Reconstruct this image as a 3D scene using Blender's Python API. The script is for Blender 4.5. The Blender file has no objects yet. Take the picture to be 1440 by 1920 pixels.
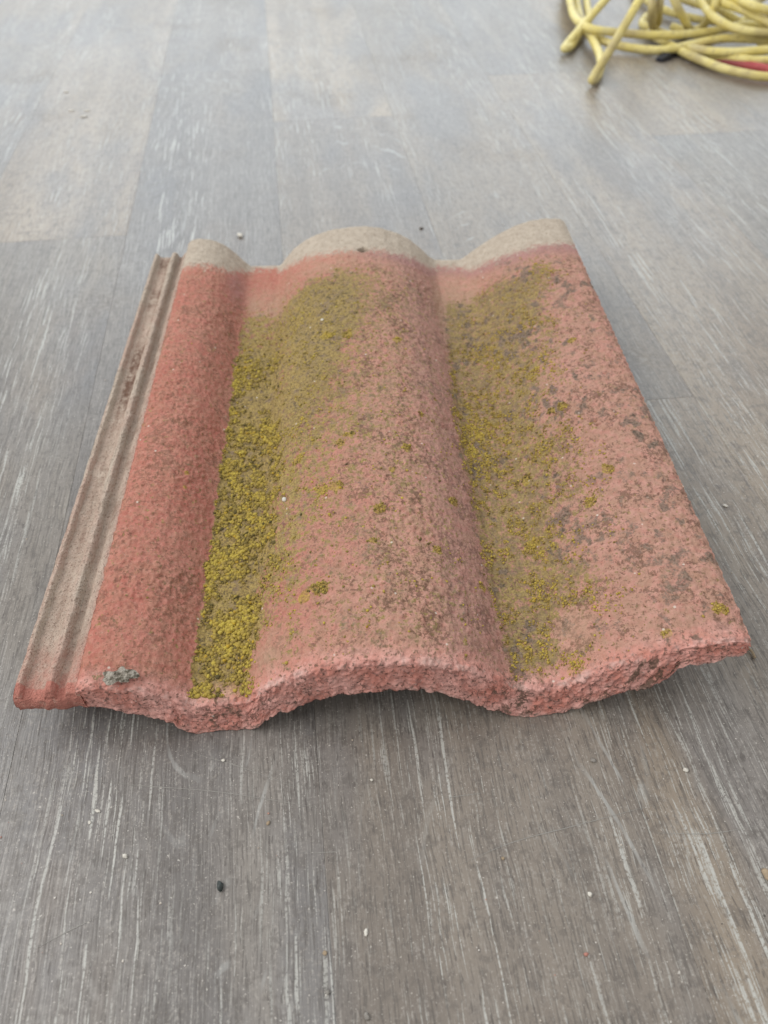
import bpy, math, random
import numpy as np
from mathutils import Vector, Matrix

S = bpy.context.scene
COL = S.collection
R = math.radians

# ------------------------------------------------------------------ camera
CAM_H, PITCH, FPX = 0.3487, R(47.773), 1385.0      # height, tilt below the horizon, focal length in photo pixels
cam_d = bpy.data.cameras.new('camera')
cam = bpy.data.objects.new('camera', cam_d); COL.objects.link(cam)
cam.location = (0, 0, CAM_H)
cam.rotation_euler = (R(90) - PITCH, 0, 0)
cam_d.sensor_fit = 'VERTICAL'; cam_d.sensor_height = 36.0
cam_d.lens = FPX / 1920 * 36.0
cam_d.clip_start = 0.01; cam_d.clip_end = 100
cam_d.dof.use_dof = True
cam_d.dof.focus_distance = 0.38
cam_d.dof.aperture_fstop = 8.5
S.camera = cam

# ------------------------------------------------------------------ light of the room
w = bpy.data.worlds.new('World'); S.world = w; w.use_nodes = True
bg = w.node_tree.nodes['Background']
bg.inputs[0].default_value = (1.0, 0.985, 0.96, 1); bg.inputs[1].default_value = 0.71

def area(name, loc, target, sx, sy, power, col):
    d = bpy.data.lights.new(name, 'AREA'); d.shape = 'RECTANGLE'; d.size = sx; d.size_y = sy
    d.energy = power; d.color = col
    o = bpy.data.objects.new(name, d); COL.objects.link(o); o.location = loc
    o.rotation_euler = (Vector(target) - Vector(loc)).to_track_quat('-Z', 'Y').to_euler()
    return o
area('window_light', (-2.3, 0.25, 2.3), (0, 0.45, 0), 2.6, 1.8, 76, (1.0, 0.985, 0.96))     # big window on the left
area('doorway_light', (0.0, 3.4, 1.65), (0.0, 0.4, 0.3), 4.2, 2.6, 58, (0.78, 0.90, 1.0))  # open doorway beyond the coil

S.view_settings.view_transform = 'Standard'; S.view_settings.look = 'None'
S.view_settings.exposure = 0.0; S.view_settings.gamma = 1.0
S.view_settings.use_curve_mapping = False

# ------------------------------------------------------------------ helpers
rng = np.random.default_rng(7); random.seed(7)
_tab = rng.random((8, 256, 256))
def vn(x, y, k=0):                                   # value noise in -1..1
    t = _tab[k % 8]
    x = x + 37.3 * k; y = y + 91.7 * k
    xi = np.floor(x).astype(int); yi = np.floor(y).astype(int)
    fx = x - xi; fy = y - yi
    fx = fx*fx*fx*(fx*(fx*6-15)+10); fy = fy*fy*fy*(fy*(fy*6-15)+10)
    a = t[xi & 255, yi & 255]; b = t[(xi+1) & 255, yi & 255]
    c = t[xi & 255, (yi+1) & 255]; d = t[(xi+1) & 255, (yi+1) & 255]
    return 2*((a*(1-fx)+b*fx)*(1-fy)+(c*(1-fx)+d*fx)*fy)-1
def fbm(x, y, k=0, o=4):
    s = 0; a = 1.0; n = 0
    for i in range(o):
        ca, sa = math.cos(0.6+i), math.sin(0.6+i)
        s = s + a*vn((ca*x-sa*y)*2**i, (sa*x+ca*y)*2**i, k+i); n += a; a *= 0.55
    return s/n
def sst(a, b, x):
    t = np.clip((x-a)/(b-a), 0, 1); return t*t*(3-2*t)

def floor_point(u, v, z=0.0):                        # where a sight line from the camera meets height z
    a, b = (u-720)/FPX, (v-960)/FPX
    d = (a, math.cos(PITCH)-b*math.sin(PITCH), -math.sin(PITCH)-b*math.cos(PITCH))
    t = (z-CAM_H)/d[2]
    return Vector((d[0]*t, d[1]*t, z))

def grid_mesh(name, V, quads, smooth=True, extra=None):
    me = bpy.data.meshes.new(name)
    nq = len(quads); ne = len(extra) if extra else 0
    tot = nq*4 + (sum(len(e) for e in extra) if extra else 0)
    me.vertices.add(len(V)); me.vertices.foreach_set('co', np.ascontiguousarray(V, dtype=np.float32).ravel())
    me.loops.add(tot); me.polygons.add(nq+ne)
    li = quads.ravel().astype(np.int32); st = np.arange(nq, dtype=np.int32)*4
    if ne:
        li = np.concatenate([li]+[np.array(e, dtype=np.int32) for e in extra])
        p = nq*4; s2 = []
        for e in extra: s2.append(p); p += len(e)
        st = np.concatenate([st, np.array(s2, dtype=np.int32)])
    me.loops.foreach_set('vertex_index', li)
    me.polygons.foreach_set('loop_start', st)
    me.polygons.foreach_set('use_smooth', np.full(nq+ne, smooth))
    me.update(calc_edges=True); me.validate()
    return me
def add_col(me, name, arr):
    a = me.attributes.new(name, 'FLOAT_COLOR', 'POINT')
    a.data.foreach_set('color', np.ascontiguousarray(arr, dtype=np.float32).ravel())
def obj(name, me, mat, parent=None):
    o = bpy.data.objects.new(name, me); COL.objects.link(o)
    if mat and not me.materials: me.materials.append(mat)
    if parent: o.parent = parent
    return o
def tag(o, label=None, cat=None, group=None, kind=None):
    if label: o['label'] = label
    if cat: o['category'] = cat
    if group: o['group'] = group
    if kind: o['kind'] = kind
    return o

class NT:
    def __init__(s, name, rough=0.9, spec=0.3):
        s.m = bpy.data.materials.new(name); s.m.use_nodes = True
        s.t = s.m.node_tree; s.b = s.t.nodes['Principled BSDF']
        s.b.inputs['Roughness'].default_value = rough
        s.b.inputs['Specular IOR Level'].default_value = spec
    def n(s, typ, **kw):
        x = s.t.nodes.new(typ)
        for k, v in kw.items(): setattr(x, k, v)
        return x
    def set(s, sock, v):
        if isinstance(v, bpy.types.NodeSocket): s.t.links.new(v, sock)
        elif v is not None: sock.default_value = v
    def math(s, op, a, b=None, c=None, clamp=False):
        x = s.n('ShaderNodeMath', operation=op, use_clamp=clamp)
        s.set(x.inputs[0], a)
        if b is not None: s.set(x.inputs[1], b)
        if c is not None: s.set(x.inputs[2], c)
        return x.outputs[0]
    def noise(s, vec, scale, detail=3, rough=0.55, dist=0.0):
        x = s.n('ShaderNodeTexNoise'); s.set(x.inputs['Vector'], vec)
        x.inputs['Scale'].default_value = scale; x.inputs['Detail'].default_value = detail
        x.inputs['Roughness'].default_value = rough; x.inputs['Distortion'].default_value = dist
        return x.outputs['Fac']
    def ramp(s, fac, lo, hi, a=0.0, b=1.0):
        x = s.n('ShaderNodeMapRange', interpolation_type='SMOOTHSTEP'); s.set(x.inputs[0], fac)
        x.inputs[1].default_value = lo; x.inputs[2].default_value = hi
        x.inputs[3].default_value = a; x.inputs[4].default_value = b
        return x.outputs[0]
    def mix(s, fac, a, b, mode='MIX'):
        x = s.n('ShaderNodeMix', data_type='RGBA', blend_type=mode)
        s.set(x.inputs[0], fac)
        for i, v in ((6, a), (7, b)):
            if isinstance(v, tuple): v = tuple(v)+((1,) if len(v) == 3 else ())
            s.set(x.inputs[i], v)
        return x.outputs[2]
    def scalevec(s, vec, sc):
        x = s.n('ShaderNodeVectorMath', operation='MULTIPLY'); s.set(x.inputs[0], vec); x.inputs[1].default_value = sc
        return x.outputs[0]
    def addvec(s, a, b):
        x = s.n('ShaderNodeVectorMath', operation='ADD'); s.set(x.inputs[0], a); s.set(x.inputs[1], b); return x.outputs[0]
    def bump(s, h, strength, dist):
        x = s.n('ShaderNodeBump'); x.inputs['Strength'].default_value = strength
        x.inputs['Distance'].default_value = dist; s.set(x.inputs['Height'], h)
        s.t.links.new(x.outputs[0], s.b.inputs['Normal']); return x
    def color(s, c): s.set(s.b.inputs['Base Color'], c if not isinstance(c, tuple) else tuple(c)+(1,))
    def attr(s, name):
        x = s.n('ShaderNodeAttribute', attribute_name=name); return x
    def sep(s, c):
        x = s.n('ShaderNodeSeparateColor'); s.set(x.inputs[0], c); return x.outputs
    def oco(s): return s.n('ShaderNodeTexCoord').outputs['Object']

# ------------------------------------------------------------------ floor: vinyl planks on a sub-floor
TH = R(7.273); PW = 0.1481; P0 = -0.1609; PL = 1.22
def plank_material():
    m = NT('grey_oak_plank', 0.42, 0.60)
    co = m.oco(); oi = m.n('ShaderNodeObjectInfo'); rnd = oi.outputs['Random']
    cx = m.n('ShaderNodeCombineXYZ')
    m.set(cx.inputs[0], m.math('MULTIPLY', rnd, 7.0)); m.set(cx.inputs[1], m.math('MULTIPLY', rnd, 41.0)); m.set(cx.inputs[2], m.math('MULTIPLY', rnd, 13.0))
    P0_ = m.addvec(co, cx.outputs[0])
    wv = m.n('ShaderNodeTexNoise'); m.set(wv.inputs['Vector'], m.scalevec(P0_, (22, 13, 1))); wv.inputs['Scale'].default_value = 1.0; wv.inputs['Detail'].default_value = 3
    P = m.addvec(P0_, m.scalevec(wv.outputs['Color'], (0.006, 0.0, 0.0)))
    sx = m.n('ShaderNodeSeparateXYZ'); m.set(sx.inputs[0], co); x, y = sx.outputs[0], sx.outputs[1]
    # flat-sawn rings: distance to a heart line that wanders along the board
    yr = m.math('ADD', y, m.math('MULTIPLY', rnd, 17.0))
    c1 = m.n('ShaderNodeCombineXYZ'); m.set(c1.inputs[0], m.math('MULTIPLY', yr, 2.1)); m.set(c1.inputs[1], m.math('MULTIPLY', rnd, 50.0))
    heart = m.math('MULTIPLY', m.math('SUBTRACT', m.noise(c1.outputs[0], 1.0, 2, 0.4), 0.5), 0.16)
    c2 = m.n('ShaderNodeCombineXYZ'); m.set(c2.inputs[0], m.math('MULTIPLY', yr, 1.7)); m.set(c2.inputs[1], m.math('MULTIPLY', rnd, 90.0))
    depth = m.math('MULTIPLY', m.math('SUBTRACT', m.noise(c2.outputs[0], 1.0, 2, 0.45), 0.42), 0.60)
    xw = m.math('SUBTRACT', x, heart)
    jit = m.math('MULTIPLY', m.math('SUBTRACT', m.noise(m.scalevec(P, (55, 9, 1)), 1.0, 3), 0.5), 0.012)
    rad = m.math('ADD', m.math('SQRT', m.math('ADD', m.math('MULTIPLY', xw, xw), m.math('MULTIPLY', depth, depth))), jit)
    ring = m.math('SINE', m.math('MULTIPLY', rad, 520.0))
    brk = m.noise(m.scalevec(P, (60, 7, 1)), 1.0, 3)
    line = m.math('MULTIPLY', m.math('MULTIPLY', m.ramp(ring, 0.88, 0.99), m.ramp(brk, 0.47, 0.66)), m.ramp(m.noise(m.scalevec(P, (6, 2.4, 5)), 1.0, 2), 0.50, 0.64))
    # pores and limed streaks along the board
    fine = m.noise(m.scalevec(P, (1000, 52, 1)), 1.0, 2, 0.6)
    mid = m.noise(m.scalevec(P, (520, 15.0, 1)), 1.0, 3, 0.6, 0.1)
    mid2 = m.noise(m.addvec(m.scalevec(P, (800, 22, 1)), (3.3, 1.1, 0)), 1.0, 2, 0.6, 0.1)
    mott = m.noise(P, 150, 4, 0.7); mott2 = m.noise(P, 700, 3, 0.7)
    broad = m.noise(m.scalevec(P, (26, 1.6, 1)), 1.0, 4, 0.55)
    cloud = m.noise(m.scalevec(P, (9, 3.2, 1)), 1.0, 4, 0.6)
    zone = m.ramp(m.noise(m.scalevec(P, (17, 1.3, 3)), 1.0, 2), 0.40, 0.62)
    stk = m.math('MULTIPLY', m.math('MULTIPLY', m.ramp(mid, 0.585, 0.64), m.ramp(mott2, 0.34, 0.52)), m.math('ADD', m.math('MULTIPLY', zone, 0.85), 0.15))
    tint = m.mix(1.0, (0.268, 0.234, 0.196), oi.outputs['Color'], 'MULTIPLY')
    col = m.mix(m.ramp(broad, 0.3, 0.7), m.mix(1.0, tint, (0.70, 0.70, 0.72), 'MULTIPLY'), tint)
    col = m.mix(m.math('MULTIPLY', m.ramp(cloud, 0.50, 0.75), 0.50), col, (0.300, 0.265, 0.222))
    blue = m.ramp(m.noise(m.addvec(m.scalevec(P, (11, 3.6, 1)), (9.1, 4.2, 0)), 1.0, 4, 0.6), 0.46, 0.66)
    col = m.mix(m.math('MULTIPLY', blue, 0.60), col, (0.155, 0.155, 0.163))
    brown = m.ramp(m.noise(m.addvec(m.scalevec(P, (14, 5, 1)), (2.1, 8.2, 0)), 1.0, 4, 0.6), 0.52, 0.70)
    col = m.mix(m.math('MULTIPLY', brown, 0.40), col, (0.185, 0.145, 0.112))
    col = m.mix(m.math('MULTIPLY', m.ramp(fine, 0.45, 0.38), 0.55), col, (0.088, 0.079, 0.071))
    col = m.mix(m.math('MULTIPLY', m.ramp(mott, 0.50, 0.38), 0.45), col, (0.105, 0.092, 0.082))
    col = m.mix(m.math('MULTIPLY', m.ramp(mott2, 0.55, 0.66), 0.42), col, (0.30, 0.275, 0.245))
    col = m.mix(m.math('MULTIPLY', m.math('MULTIPLY', m.ramp(fine, 0.58, 0.63), m.ramp(mott2, 0.40, 0.58)), 0.45), col, (0.37, 0.345, 0.315))
    col = m.mix(m.math('MULTIPLY', m.math('MULTIPLY', m.math('MULTIPLY', m.ramp(mid2, 0.615, 0.655), m.ramp(mott2, 0.38, 0.54)), m.ramp(zone, 0, 1, 0.25, 1.0)), 0.75), col, (0.40, 0.395, 0.365))
    col = m.mix(m.math('MULTIPLY', stk, 0.92), col, (0.45, 0.45, 0.42))
    col = m.mix(m.math('MULTIPLY', line, 0.62), col, (0.38, 0.385, 0.37))
    pore = m.ramp(m.noise(m.addvec(m.scalevec(P, (850, 130, 1)), (1.7, 5.5, 0)), 1.0, 2, 0.6), 0.62, 0.68)
    col = m.mix(m.math('MULTIPLY', pore, 0.60), col, (0.070, 0.060, 0.054))
    # chalky builder's dust in patches of the room
    g = m.n('ShaderNodeNewGeometry').outputs['Position']
    d1 = m.ramp(m.noise(g, 6.5, 5, 0.65), 0.52, 0.75)
    d2 = m.ramp(m.noise(g, 210, 3, 0.6), 0.40, 0.72)
    col = m.mix(m.math('MULTIPLY', m.math('MULTIPLY', d1, d2), 0.55), col, (0.42, 0.40, 0.375))
    sp = m.math('MAXIMUM', m.ramp(m.noise(g, 950, 2, 0.5), 0.675, 0.72), m.ramp(m.noise(g, 420, 2, 0.5), 0.735, 0.76))
    col = m.mix(m.math('MULTIPLY', sp, 0.75), col, (0.56, 0.53, 0.48))
    m.color(col)
    m.set(m.b.inputs['Roughness'], m.math('ADD', m.math('MULTIPLY', cloud, 0.22), m.math('ADD', 0.22, m.math('MULTIPLY', d1, 0.16))))
    hgt = m.math('ADD', m.math('MULTIPLY', fine, 0.6), m.math('MULTIPLY', mid, 0.6))
    m.bump(hgt, 0.35, 0.0007)
    return m.m
MAT_PLANK = plank_material()
sub = NT('subfloor_dark', 0.9); sub.color((0.04, 0.038, 0.036))

import bmesh
def box_mesh(name, sx, sy, z0, z1, bev):
    bm = bmesh.new(); bmesh.ops.create_cube(bm, size=1)
    for v in bm.verts: v.co = Vector((v.co.x*sx, v.co.y*sy, z0 if v.co.z < 0 else z1))
    es = [e for e in bm.edges if all(v.co.z > (z0+z1)/2 for v in e.verts)]
    bmesh.ops.bevel(bm, geom=es, offset=bev, segments=2, affect='EDGES', profile=0.6)
    me = bpy.data.meshes.new(name); bm.to_mesh(me); bm.free(); return me
fl_me = box_mesh('floor', 5.2, 6.2, -0.03, -0.0052, 0.001)
floor = tag(obj('floor', fl_me, sub.m), 'grey limed oak look plank floor scattered with builders dust', kind='structure')
floor.location = (0.1, 1.4, 0)
fl_inv = Matrix.Translation((-0.1, -1.4, 0))
pl_me = box_mesh('plank', PW-0.00008, PL-0.00008, -0.005, 0.0, 0.00020)
pl_me.materials.append(MAT_PLANK)
joints = {-1: 0.704, 1: 0.972, 4: 0.871, 0: -0.06, 2: 0.40, 3: -0.12, 5: 0.35, -2: 0.10, -3: 0.55}
tints = {(0, 0): (.76, .80, .88), (1, -1): (.91, .90, .90), (1, 0): (1.26, 1.19, 1.07), (2, -1): (1.10, 1.05, .98), (2, 0): (1.0, .98, .95), (-1, 0): (1.18, 1.13, 1.06), (-1, -1): (.84, .87, .91), (3, 0): (1.16, 1.10, 1.01), (4, -1): (.84, .86, .88), (4, 0): (1.18, 1.10, .98), (-2, 0): (.95, .97, 1.0), (-3, -1): (1.08, 1.04, .99)}
for k in range(-11, 14):
    j0 = joints.get(k, (k*0.377) % PL)
    p = P0 + (k+0.5)*PW
    for i in range(-3, 4):
        q = j0 + (i+0.5)*PL
        if q < -1.5-PL/2 or q > 4.3: continue
        o = obj('plank', pl_me, None, floor)
        o.location = (p*math.cos(TH)-q*math.sin(TH)-0.1, p*math.sin(TH)+q*math.cos(TH)-1.4, 0)
        o.rotation_euler = (0, 0, TH)
        c = tints.get((k, i)) or random.choice([(1, .98, .96), (.94, .96, 1.0), (1.06, 1.02, .97), (.97, .95, .93), (1.02, 1.02, 1.03)])
        o.color = c+(1,)

# fine scratches across the boards
scm = NT('scratch_pale', 0.7); scm.color((0.29, 0.28, 0.26))
def ribbon(pts, wd, z):
    vs = []; fs = []
    n = len(pts)
    for i, p in enumerate(pts):
        a = pts[max(i-1, 0)]; b = pts[min(i+1, n-1)]; d = (b-a).normalized(); nn = Vector((-d.y, d.x, 0))
        ww = wd*0.5*(0.15+0.85*math.sin(math.pi*(i+0.3)/(n-0.4)))*random.uniform(0.6, 1.1)
        vs += [Vector((p.x, p.y, z))+nn*ww, Vector((p.x, p.y, z))-nn*ww]
    for i in range(n-1): fs.append((2*i, 2*i+1, 2*i+3, 2*i+2))
    me = bpy.data.meshes.new('scratch'); me.from_pydata([tuple(v) for v in vs], [], fs); return me
def catmull(pts, n):                                 # centripetal Catmull-Rom
    out = []; P = [2*pts[0]-pts[1]]+list(pts)+[2*pts[-1]-pts[-2]]
    for i in range(1, len(P)-2):
        p0, p1, p2, p3 = P[i-1:i+3]
        t0 = 0.0; t1 = t0+max((p1-p0).length, 1e-6)**.5; t2 = t1+max((p2-p1).length, 1e-6)**.5; t3 = t2+max((p3-p2).length, 1e-6)**.5
        m_ = n if (p2-p1).length < 0.12 else n*2
        for k in range(m_):
            t = t1+(t2-t1)*k/m_
            a1 = p0*((t1-t)/(t1-t0))+p1*((t-t0)/(t1-t0)); a2 = p1*((t2-t)/(t2-t1))+p2*((t-t1)/(t2-t1)); a3 = p2*((t3-t)/(t3-t2))+p3*((t-t2)/(t3-t2))
            b1 = a1*((t2-t)/(t2-t0))+a2*((t-t0)/(t2-t0)); b2 = a2*((t3-t)/(t3-t1))+a3*((t-t1)/(t3-t1))
            out.append(b1*((t2-t)/(t2-t1))+b2*((t-t1)/(t2-t1)))
    out.append(P[-2]); return out
for px in ([(130, 1458), (260, 1473), (400, 1484), (520, 1502), (615, 1518)], [(360, 1412), (450, 1438), (560, 1478)],
           [(860, 1622), (960, 1580), (1080, 1548), (1230, 1508)], [(1230, 1562), (1330, 1563), (1425, 1548)],
           [(55, 1785), (130, 1745), (200, 1712)], [(580, 1600), (640, 1597)], [(830, 1497), (905, 1487)]):
    o = obj('scratch', ribbon(catmull([floor_point(*q) for q in px], 8), 0.00034, 0.00022), scm.m, floor)
    o.matrix_local = fl_inv

# ------------------------------------------------------------------ roof tile
TX, TY, YAW = -0.1726, 0.1638, R(2.974)
L = 0.42; X0 = 0.031; X1 = 0.346
def top_z(x):
    xs = np.array([.031, .034, .040, .048, .056, .063, .070, .0755, .079, .082, .104, .1062, .110, .118, .128, .140, .153, .168, .180, .193, .205, .2155, .226, .2335, .238, .259, .2635, .270, .280, .292, .305, .317, .328, .338, .3425, .346])
    zs = np.array([.0385, .0412, .0420, .0412, .0388, .0348, .0287, .0232, .0204, .0200, .0200, .0207, .0256, .0340, .0407, .0460, .0492, .0508, .0508, .0490, .0450, .0398, .0315, .0243, .0213, .0208, .0222, .0275, .0350, .0424, .0492, .0530, .0546, .0548, .0540, .0520])
    return np.interp(x, xs, zs)
def front_y(x): return np.interp(x, [0, .05, .075, .11, .14, .20, .235, .265, .305, .320, .346], [.006, .005, -.001, -.001, .003, .003, -.001, .0, .0005, .001, .005])
def bot_z(x):
    z0 = np.interp(x, [0, .0335, .0486, .0645, .0714, .079, .1055, .1198, .1338, .1472, .165, .1865, .2009, .2137, .227, .2405, .2645, .291, .311, .3135, .318, .3254, .338, .346],
                   [.032, .0318, .0234, .0145, .0055, 0, 0, .0122, .0234, .0295, .0324, .0325, .0264, .0177, .0075, 0, .001, .0189, .0285, .040, .0441, .0432, .0497, .0510])
    return np.maximum(z0 - 2.0*np.maximum(front_y(x), 0), 0.0003)

root = bpy.data.objects.new('roof_tile', None); COL.objects.link(root)
root.location = (TX, TY, 0); root.rotation_euler = (0, 0, YAW); root.empty_display_size = 0.1
tag(root, 'weathered red concrete roof tile with two troughs and yellow lichen lying on plank floor', 'roof tile', kind='thing')
M_TILE = Matrix.Translation((TX, TY, 0)) @ Matrix.Rotation(YAW, 4, 'Z')
def tile_local(u, v, dz=0.0):                       # sight line onto the tile's upper face, tile coordinates
    z = 0.03
    for _ in range(12):
        p = M_TILE.inverted() @ floor_point(u, v, z)
        z = 0.5*z + 0.5*float(top_z(p.x))
    return p.x, p.y, z

NX, NT_, NF, NU, NB = 640, 640, 44, 22, 10
xd = np.linspace(X0, X1, 4000); zd = top_z(xd)
ker = np.hanning(61); ker /= ker.sum(); zsm = np.convolve(np.pad(zd, 30, mode='edge'), ker, 'valid')
arc = np.concatenate([[0], np.cumsum(np.hypot(np.diff(xd), np.diff(zsm)))])
s_c = np.linspace(0, arc[-1], NX); xc = np.interp(s_c, arc, xd); zt = np.interp(xc, xd, zsm)
fy = front_y(xc) + 0.0007*vn(xc*260, xc*0+3.1, 1) + 0.0006*vn(xc*90, xc*0+1.7, 2)
zb = bot_z(xc); rag = 0.0016*vn(xc*110, xc*0+5.5, 3) + 0.0011*vn(xc*300, xc*0+9.5, 4) + 0.0006*vn(xc*700, xc*0+2.5, 5)
zb = np.maximum(zb + rag*np.where(zb < 0.003, 0.3, 1.0), 0.0)
rows_y = []; rows_z = []; rows_t = []; zone = []
YB = 0.0076
vt = np.linspace(0, 1, NT_)
for t in vt:
    y = L + (YB-L)*t
    droop = 0.0020*max(0, (y-.415)/.005)**2
    e_ = y/L; lf = 0.86+0.34*e_; mf = 1.0+0.08*e_**2
    fac = np.where(xc < .0795, lf, np.where(xc < .245, mf, 1.0+0.045*e_**2)); zy = .0203+(zt-.0203)*fac
    nose = 0.0012*(1-sst(0.0, .03, y))
    rows_y.append(np.full(NX, y)); rows_z.append(zy-droop-nose); rows_t.append((L-y)); zone.append(0)
zB = rows_z[-1]
# nose corner and cut face: bezier from the top edge down to the ragged lower edge
ctop = 0.0055
for i in range(1, NF+1):
    t = i/NF
    k = 0.14
    if t < k:
        s = t/k; y = (1-s)**2*YB + 2*s*(1-s)*(ctop+0.0008) + s*s*(ctop*0.8+fy*0.2)
        zc_ = zB-0.09*(zB-zb)
        z = (1-s)**2*zB + 2*s*(1-s)*(zB-0.0004) + s*s*zc_
        rows_y.append(np.full(NX, 1.0)*y)
    else:
        s = (t-k)/(1-k); y = (ctop*0.8+fy*0.2)*(1-s)+fy*s; z = (zB-0.09*(zB-zb))*(1-s)+zb*s
        rows_y.append(y)
    rows_z.append(z); rows_t.append(L-YB+0.026*t); zone.append(1)
for i in range(1, NU+1):
    t = i/NU
    rows_y.append(fy+0.002+(L-0.003-fy-0.002)*t**1.5); rows_z.append(zb + 0.0006*min(1, i)); rows_t.append(L+0.02+L*t**1.5); zone.append(2)
for i in range(1, NB+1):
    t = i/(NB+1)
    rows_y.append(np.full(NX, L-0.003*(1-t)+0.0008*math.sin(math.pi*t))); rows_z.append(zb*(1-t)+rows_z[0]*t); rows_t.append(2*L+0.03+0.02*t); zone.append(3)
Y = np.array(rows_y); Z = np.array(rows_z); X = np.broadcast_to(xc, Y.shape).copy()
T = np.broadcast_to(np.array(rows_t)[:, None], Y.shape); SS = np.broadcast_to(s_c, Y.shape)
zone = np.array(zone); NR = len(zone)
Pg = np.stack([X, Y, Z], -1)
dr = np.roll(Pg, -1, 0)-np.roll(Pg, 1, 0); dc = np.gradient(Pg, axis=1)
Nn = np.cross(dr, dc); Nn /= (np.linalg.norm(Nn, axis=-1, keepdims=True)+1e-12)
if Nn[100, 300, 2] < 0: Nn = -Nn
sx_, ty_ = SS*1000, T*1000                          # millimetres
# grain: sanded concrete, coarse pebbly lumps, pits
wob = 1.2*vn(sx_/6, ty_/6, 2)
g1 = vn(sx_/9, ty_/9, 0); g2 = vn((sx_+wob)/3.6, (ty_-wob)/4.4, 1)
rx, ry = sx_*0.82-ty_*0.57, sx_*0.57+ty_*0.82
g3 = vn(rx/1.45, ry/2.3, 3); g4 = vn(sx_/0.95, ty_/1.05, 4)
pits = np.clip(vn(rx/2.0, ry/3.2, 5)-0.35, 0, 1)
worn = sst(.372, .392, Y + 0.004*fbm(sx_/8, ty_/8, 6, 3))    # smooth bare head end
rough_top = (0.26*g1 + 0.40*g2 + 0.50*np.sign(g3)*np.abs(g3)**.75 + 0.30*g4 - 0.85*pits)*(1-0.62*worn)*(0.75+0.35*vn(sx_/30, ty_/30, 6))
gf = 0.55*(np.abs(vn(sx_/3.4, ty_/2.8, 2))-0.4)*1.6 + 0.34*vn(sx_/5.5, ty_/4.5, 5) + 0.42*vn(sx_/2.6, ty_/2.2, 6) + 0.42*vn(sx_/1.2, ty_/1.1, 7) - 0.9*np.clip(vn(sx_/4, ty_/2.4, 2)-0.5, 0, 1)
wz = np.where(zone == 1, 1.0, 0.0)[:, None]
blend = np.clip((T-(L-YB-0.010))/0.013, 0, 1)*(zone <= 1)[:, None]
disp = rough_top*(1-blend) + gf*blend*1.15
edge_chip = np.exp(-((T-(L-YB+0.004))/0.005)**2)*(zone <= 1)[:, None]
disp -= edge_chip*1.1*np.clip(vn(sx_/11, ty_/40, 1)-0.05, 0, 1)*(0.5+0.5*vn(sx_/2.5, ty_/2.5, 3))
disp = np.where((zone >= 2)[:, None], 0.3*g2+0.2*g3, disp)
# nail hole near the head, and two small gouges
holes = []
for (u, v, a, b, d) in ((681, 473, .0042, .0034, 10.0), (1113, 789, .0022, .0011, 2.2), (1121, 796, .0019, .0010, 2.0), (222, 1266, .003, .0025, 1.0)):
    hx, hy, hz = tile_local(u, v)
    hs = np.interp(hx, xc, s_c)
    e = ((SS-hs)/a)**2 + ((Y-hy)/b)**2 + 0.25*g4
    disp = np.where((zone == 0)[:, None], disp - d*sst(1.25, 0.75, e), disp)
fade_floor = np.where(Z < 0.003, np.clip(Z/0.003, 0, 1)*0.8+0.2, 1.0)
Pg[..., 0] -= 0.0035*np.clip(1-Y/L, 0, 1)*np.clip(1-(X-X0)/0.05, 0, 1)
Pg = Pg + Nn*(disp*fade_floor/1000)[..., None]
Pg[..., 2] = np.maximum(Pg[..., 2], 0.0002)
idx = np.arange(NR*NX).reshape(NR, NX)
a_ = idx; b_ = np.roll(idx, -1, 0)
quads = np.stack([a_[:, :-1], a_[:, 1:], b_[:, 1:], b_[:, :-1]], -1).reshape(-1, 4)[:, ::-1]
body_me = grid_mesh('body', Pg.reshape(-1, 3), quads, True, [list(idx[:, 0]), list(idx[::-1, -1])])

# growth and wear, laid out in tile coordinates
xm, ym = X, Y
n1 = fbm(sx_/14, ty_/18, 2, 4); n2 = fbm(sx_/5, ty_/6, 4, 4); n3 = fbm(sx_/28, ty_/40, 6, 3)
def band(lo0, lo1, hi0, hi1): return sst(lo0, lo1, xm)*(1-sst(hi0, hi1, xm))
hi_l = np.interp(ym, [0, .03, .07, .12, .18, .24, .30, .345, .36], [.108, .110, .122, .126, .128, .146, .165, .165, .15])
lich_l = sst(.0765, .0795, xm+0.0030*n2)*(1-sst(-.018, .026, xm-hi_l+0.016*n1))*(1-sst(.315, .362, ym+0.012*n1))
core_l = sst(.0770, .0800, xm+0.0030*n2)*(1-sst(-.006, .010, xm-np.interp(ym, [0, .1, .2, .3], [.106, .113, .113, .110])+0.010*n1))*(1-sst(.27, .335, ym+0.02*n1))
lo_r = np.interp(ym, [0, .05, .2, .3, .4], [.238, .234, .230, .236, .244]); hi_r = np.interp(ym, [0, .04, .10, .2, .3, .37], [.268, .276, .290, .292, .305, .318])
lich_r = sst(-.003, .003, xm-lo_r+0.003*n2)*(1-sst(-.022, .022, xm-hi_r+0.024*n1))*sst(.004, .02, ym+.008*n1)*(1-sst(.335, .375, ym+0.01*n1))
lich = np.maximum(np.maximum(lich_l*0.56, core_l*0.95), lich_r*0.56)
fresh = np.clip(1-np.hypot((xm-.116)/.012, (ym-.022)/.02), 0, 1) + np.clip(1.1-np.hypot((xm-.272)/.011, (ym-.032)/.014), 0, 1)   # rubbed clean
lich = lich*(1-np.clip(fresh*2, 0, 1))
spots = np.zeros_like(X)
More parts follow.
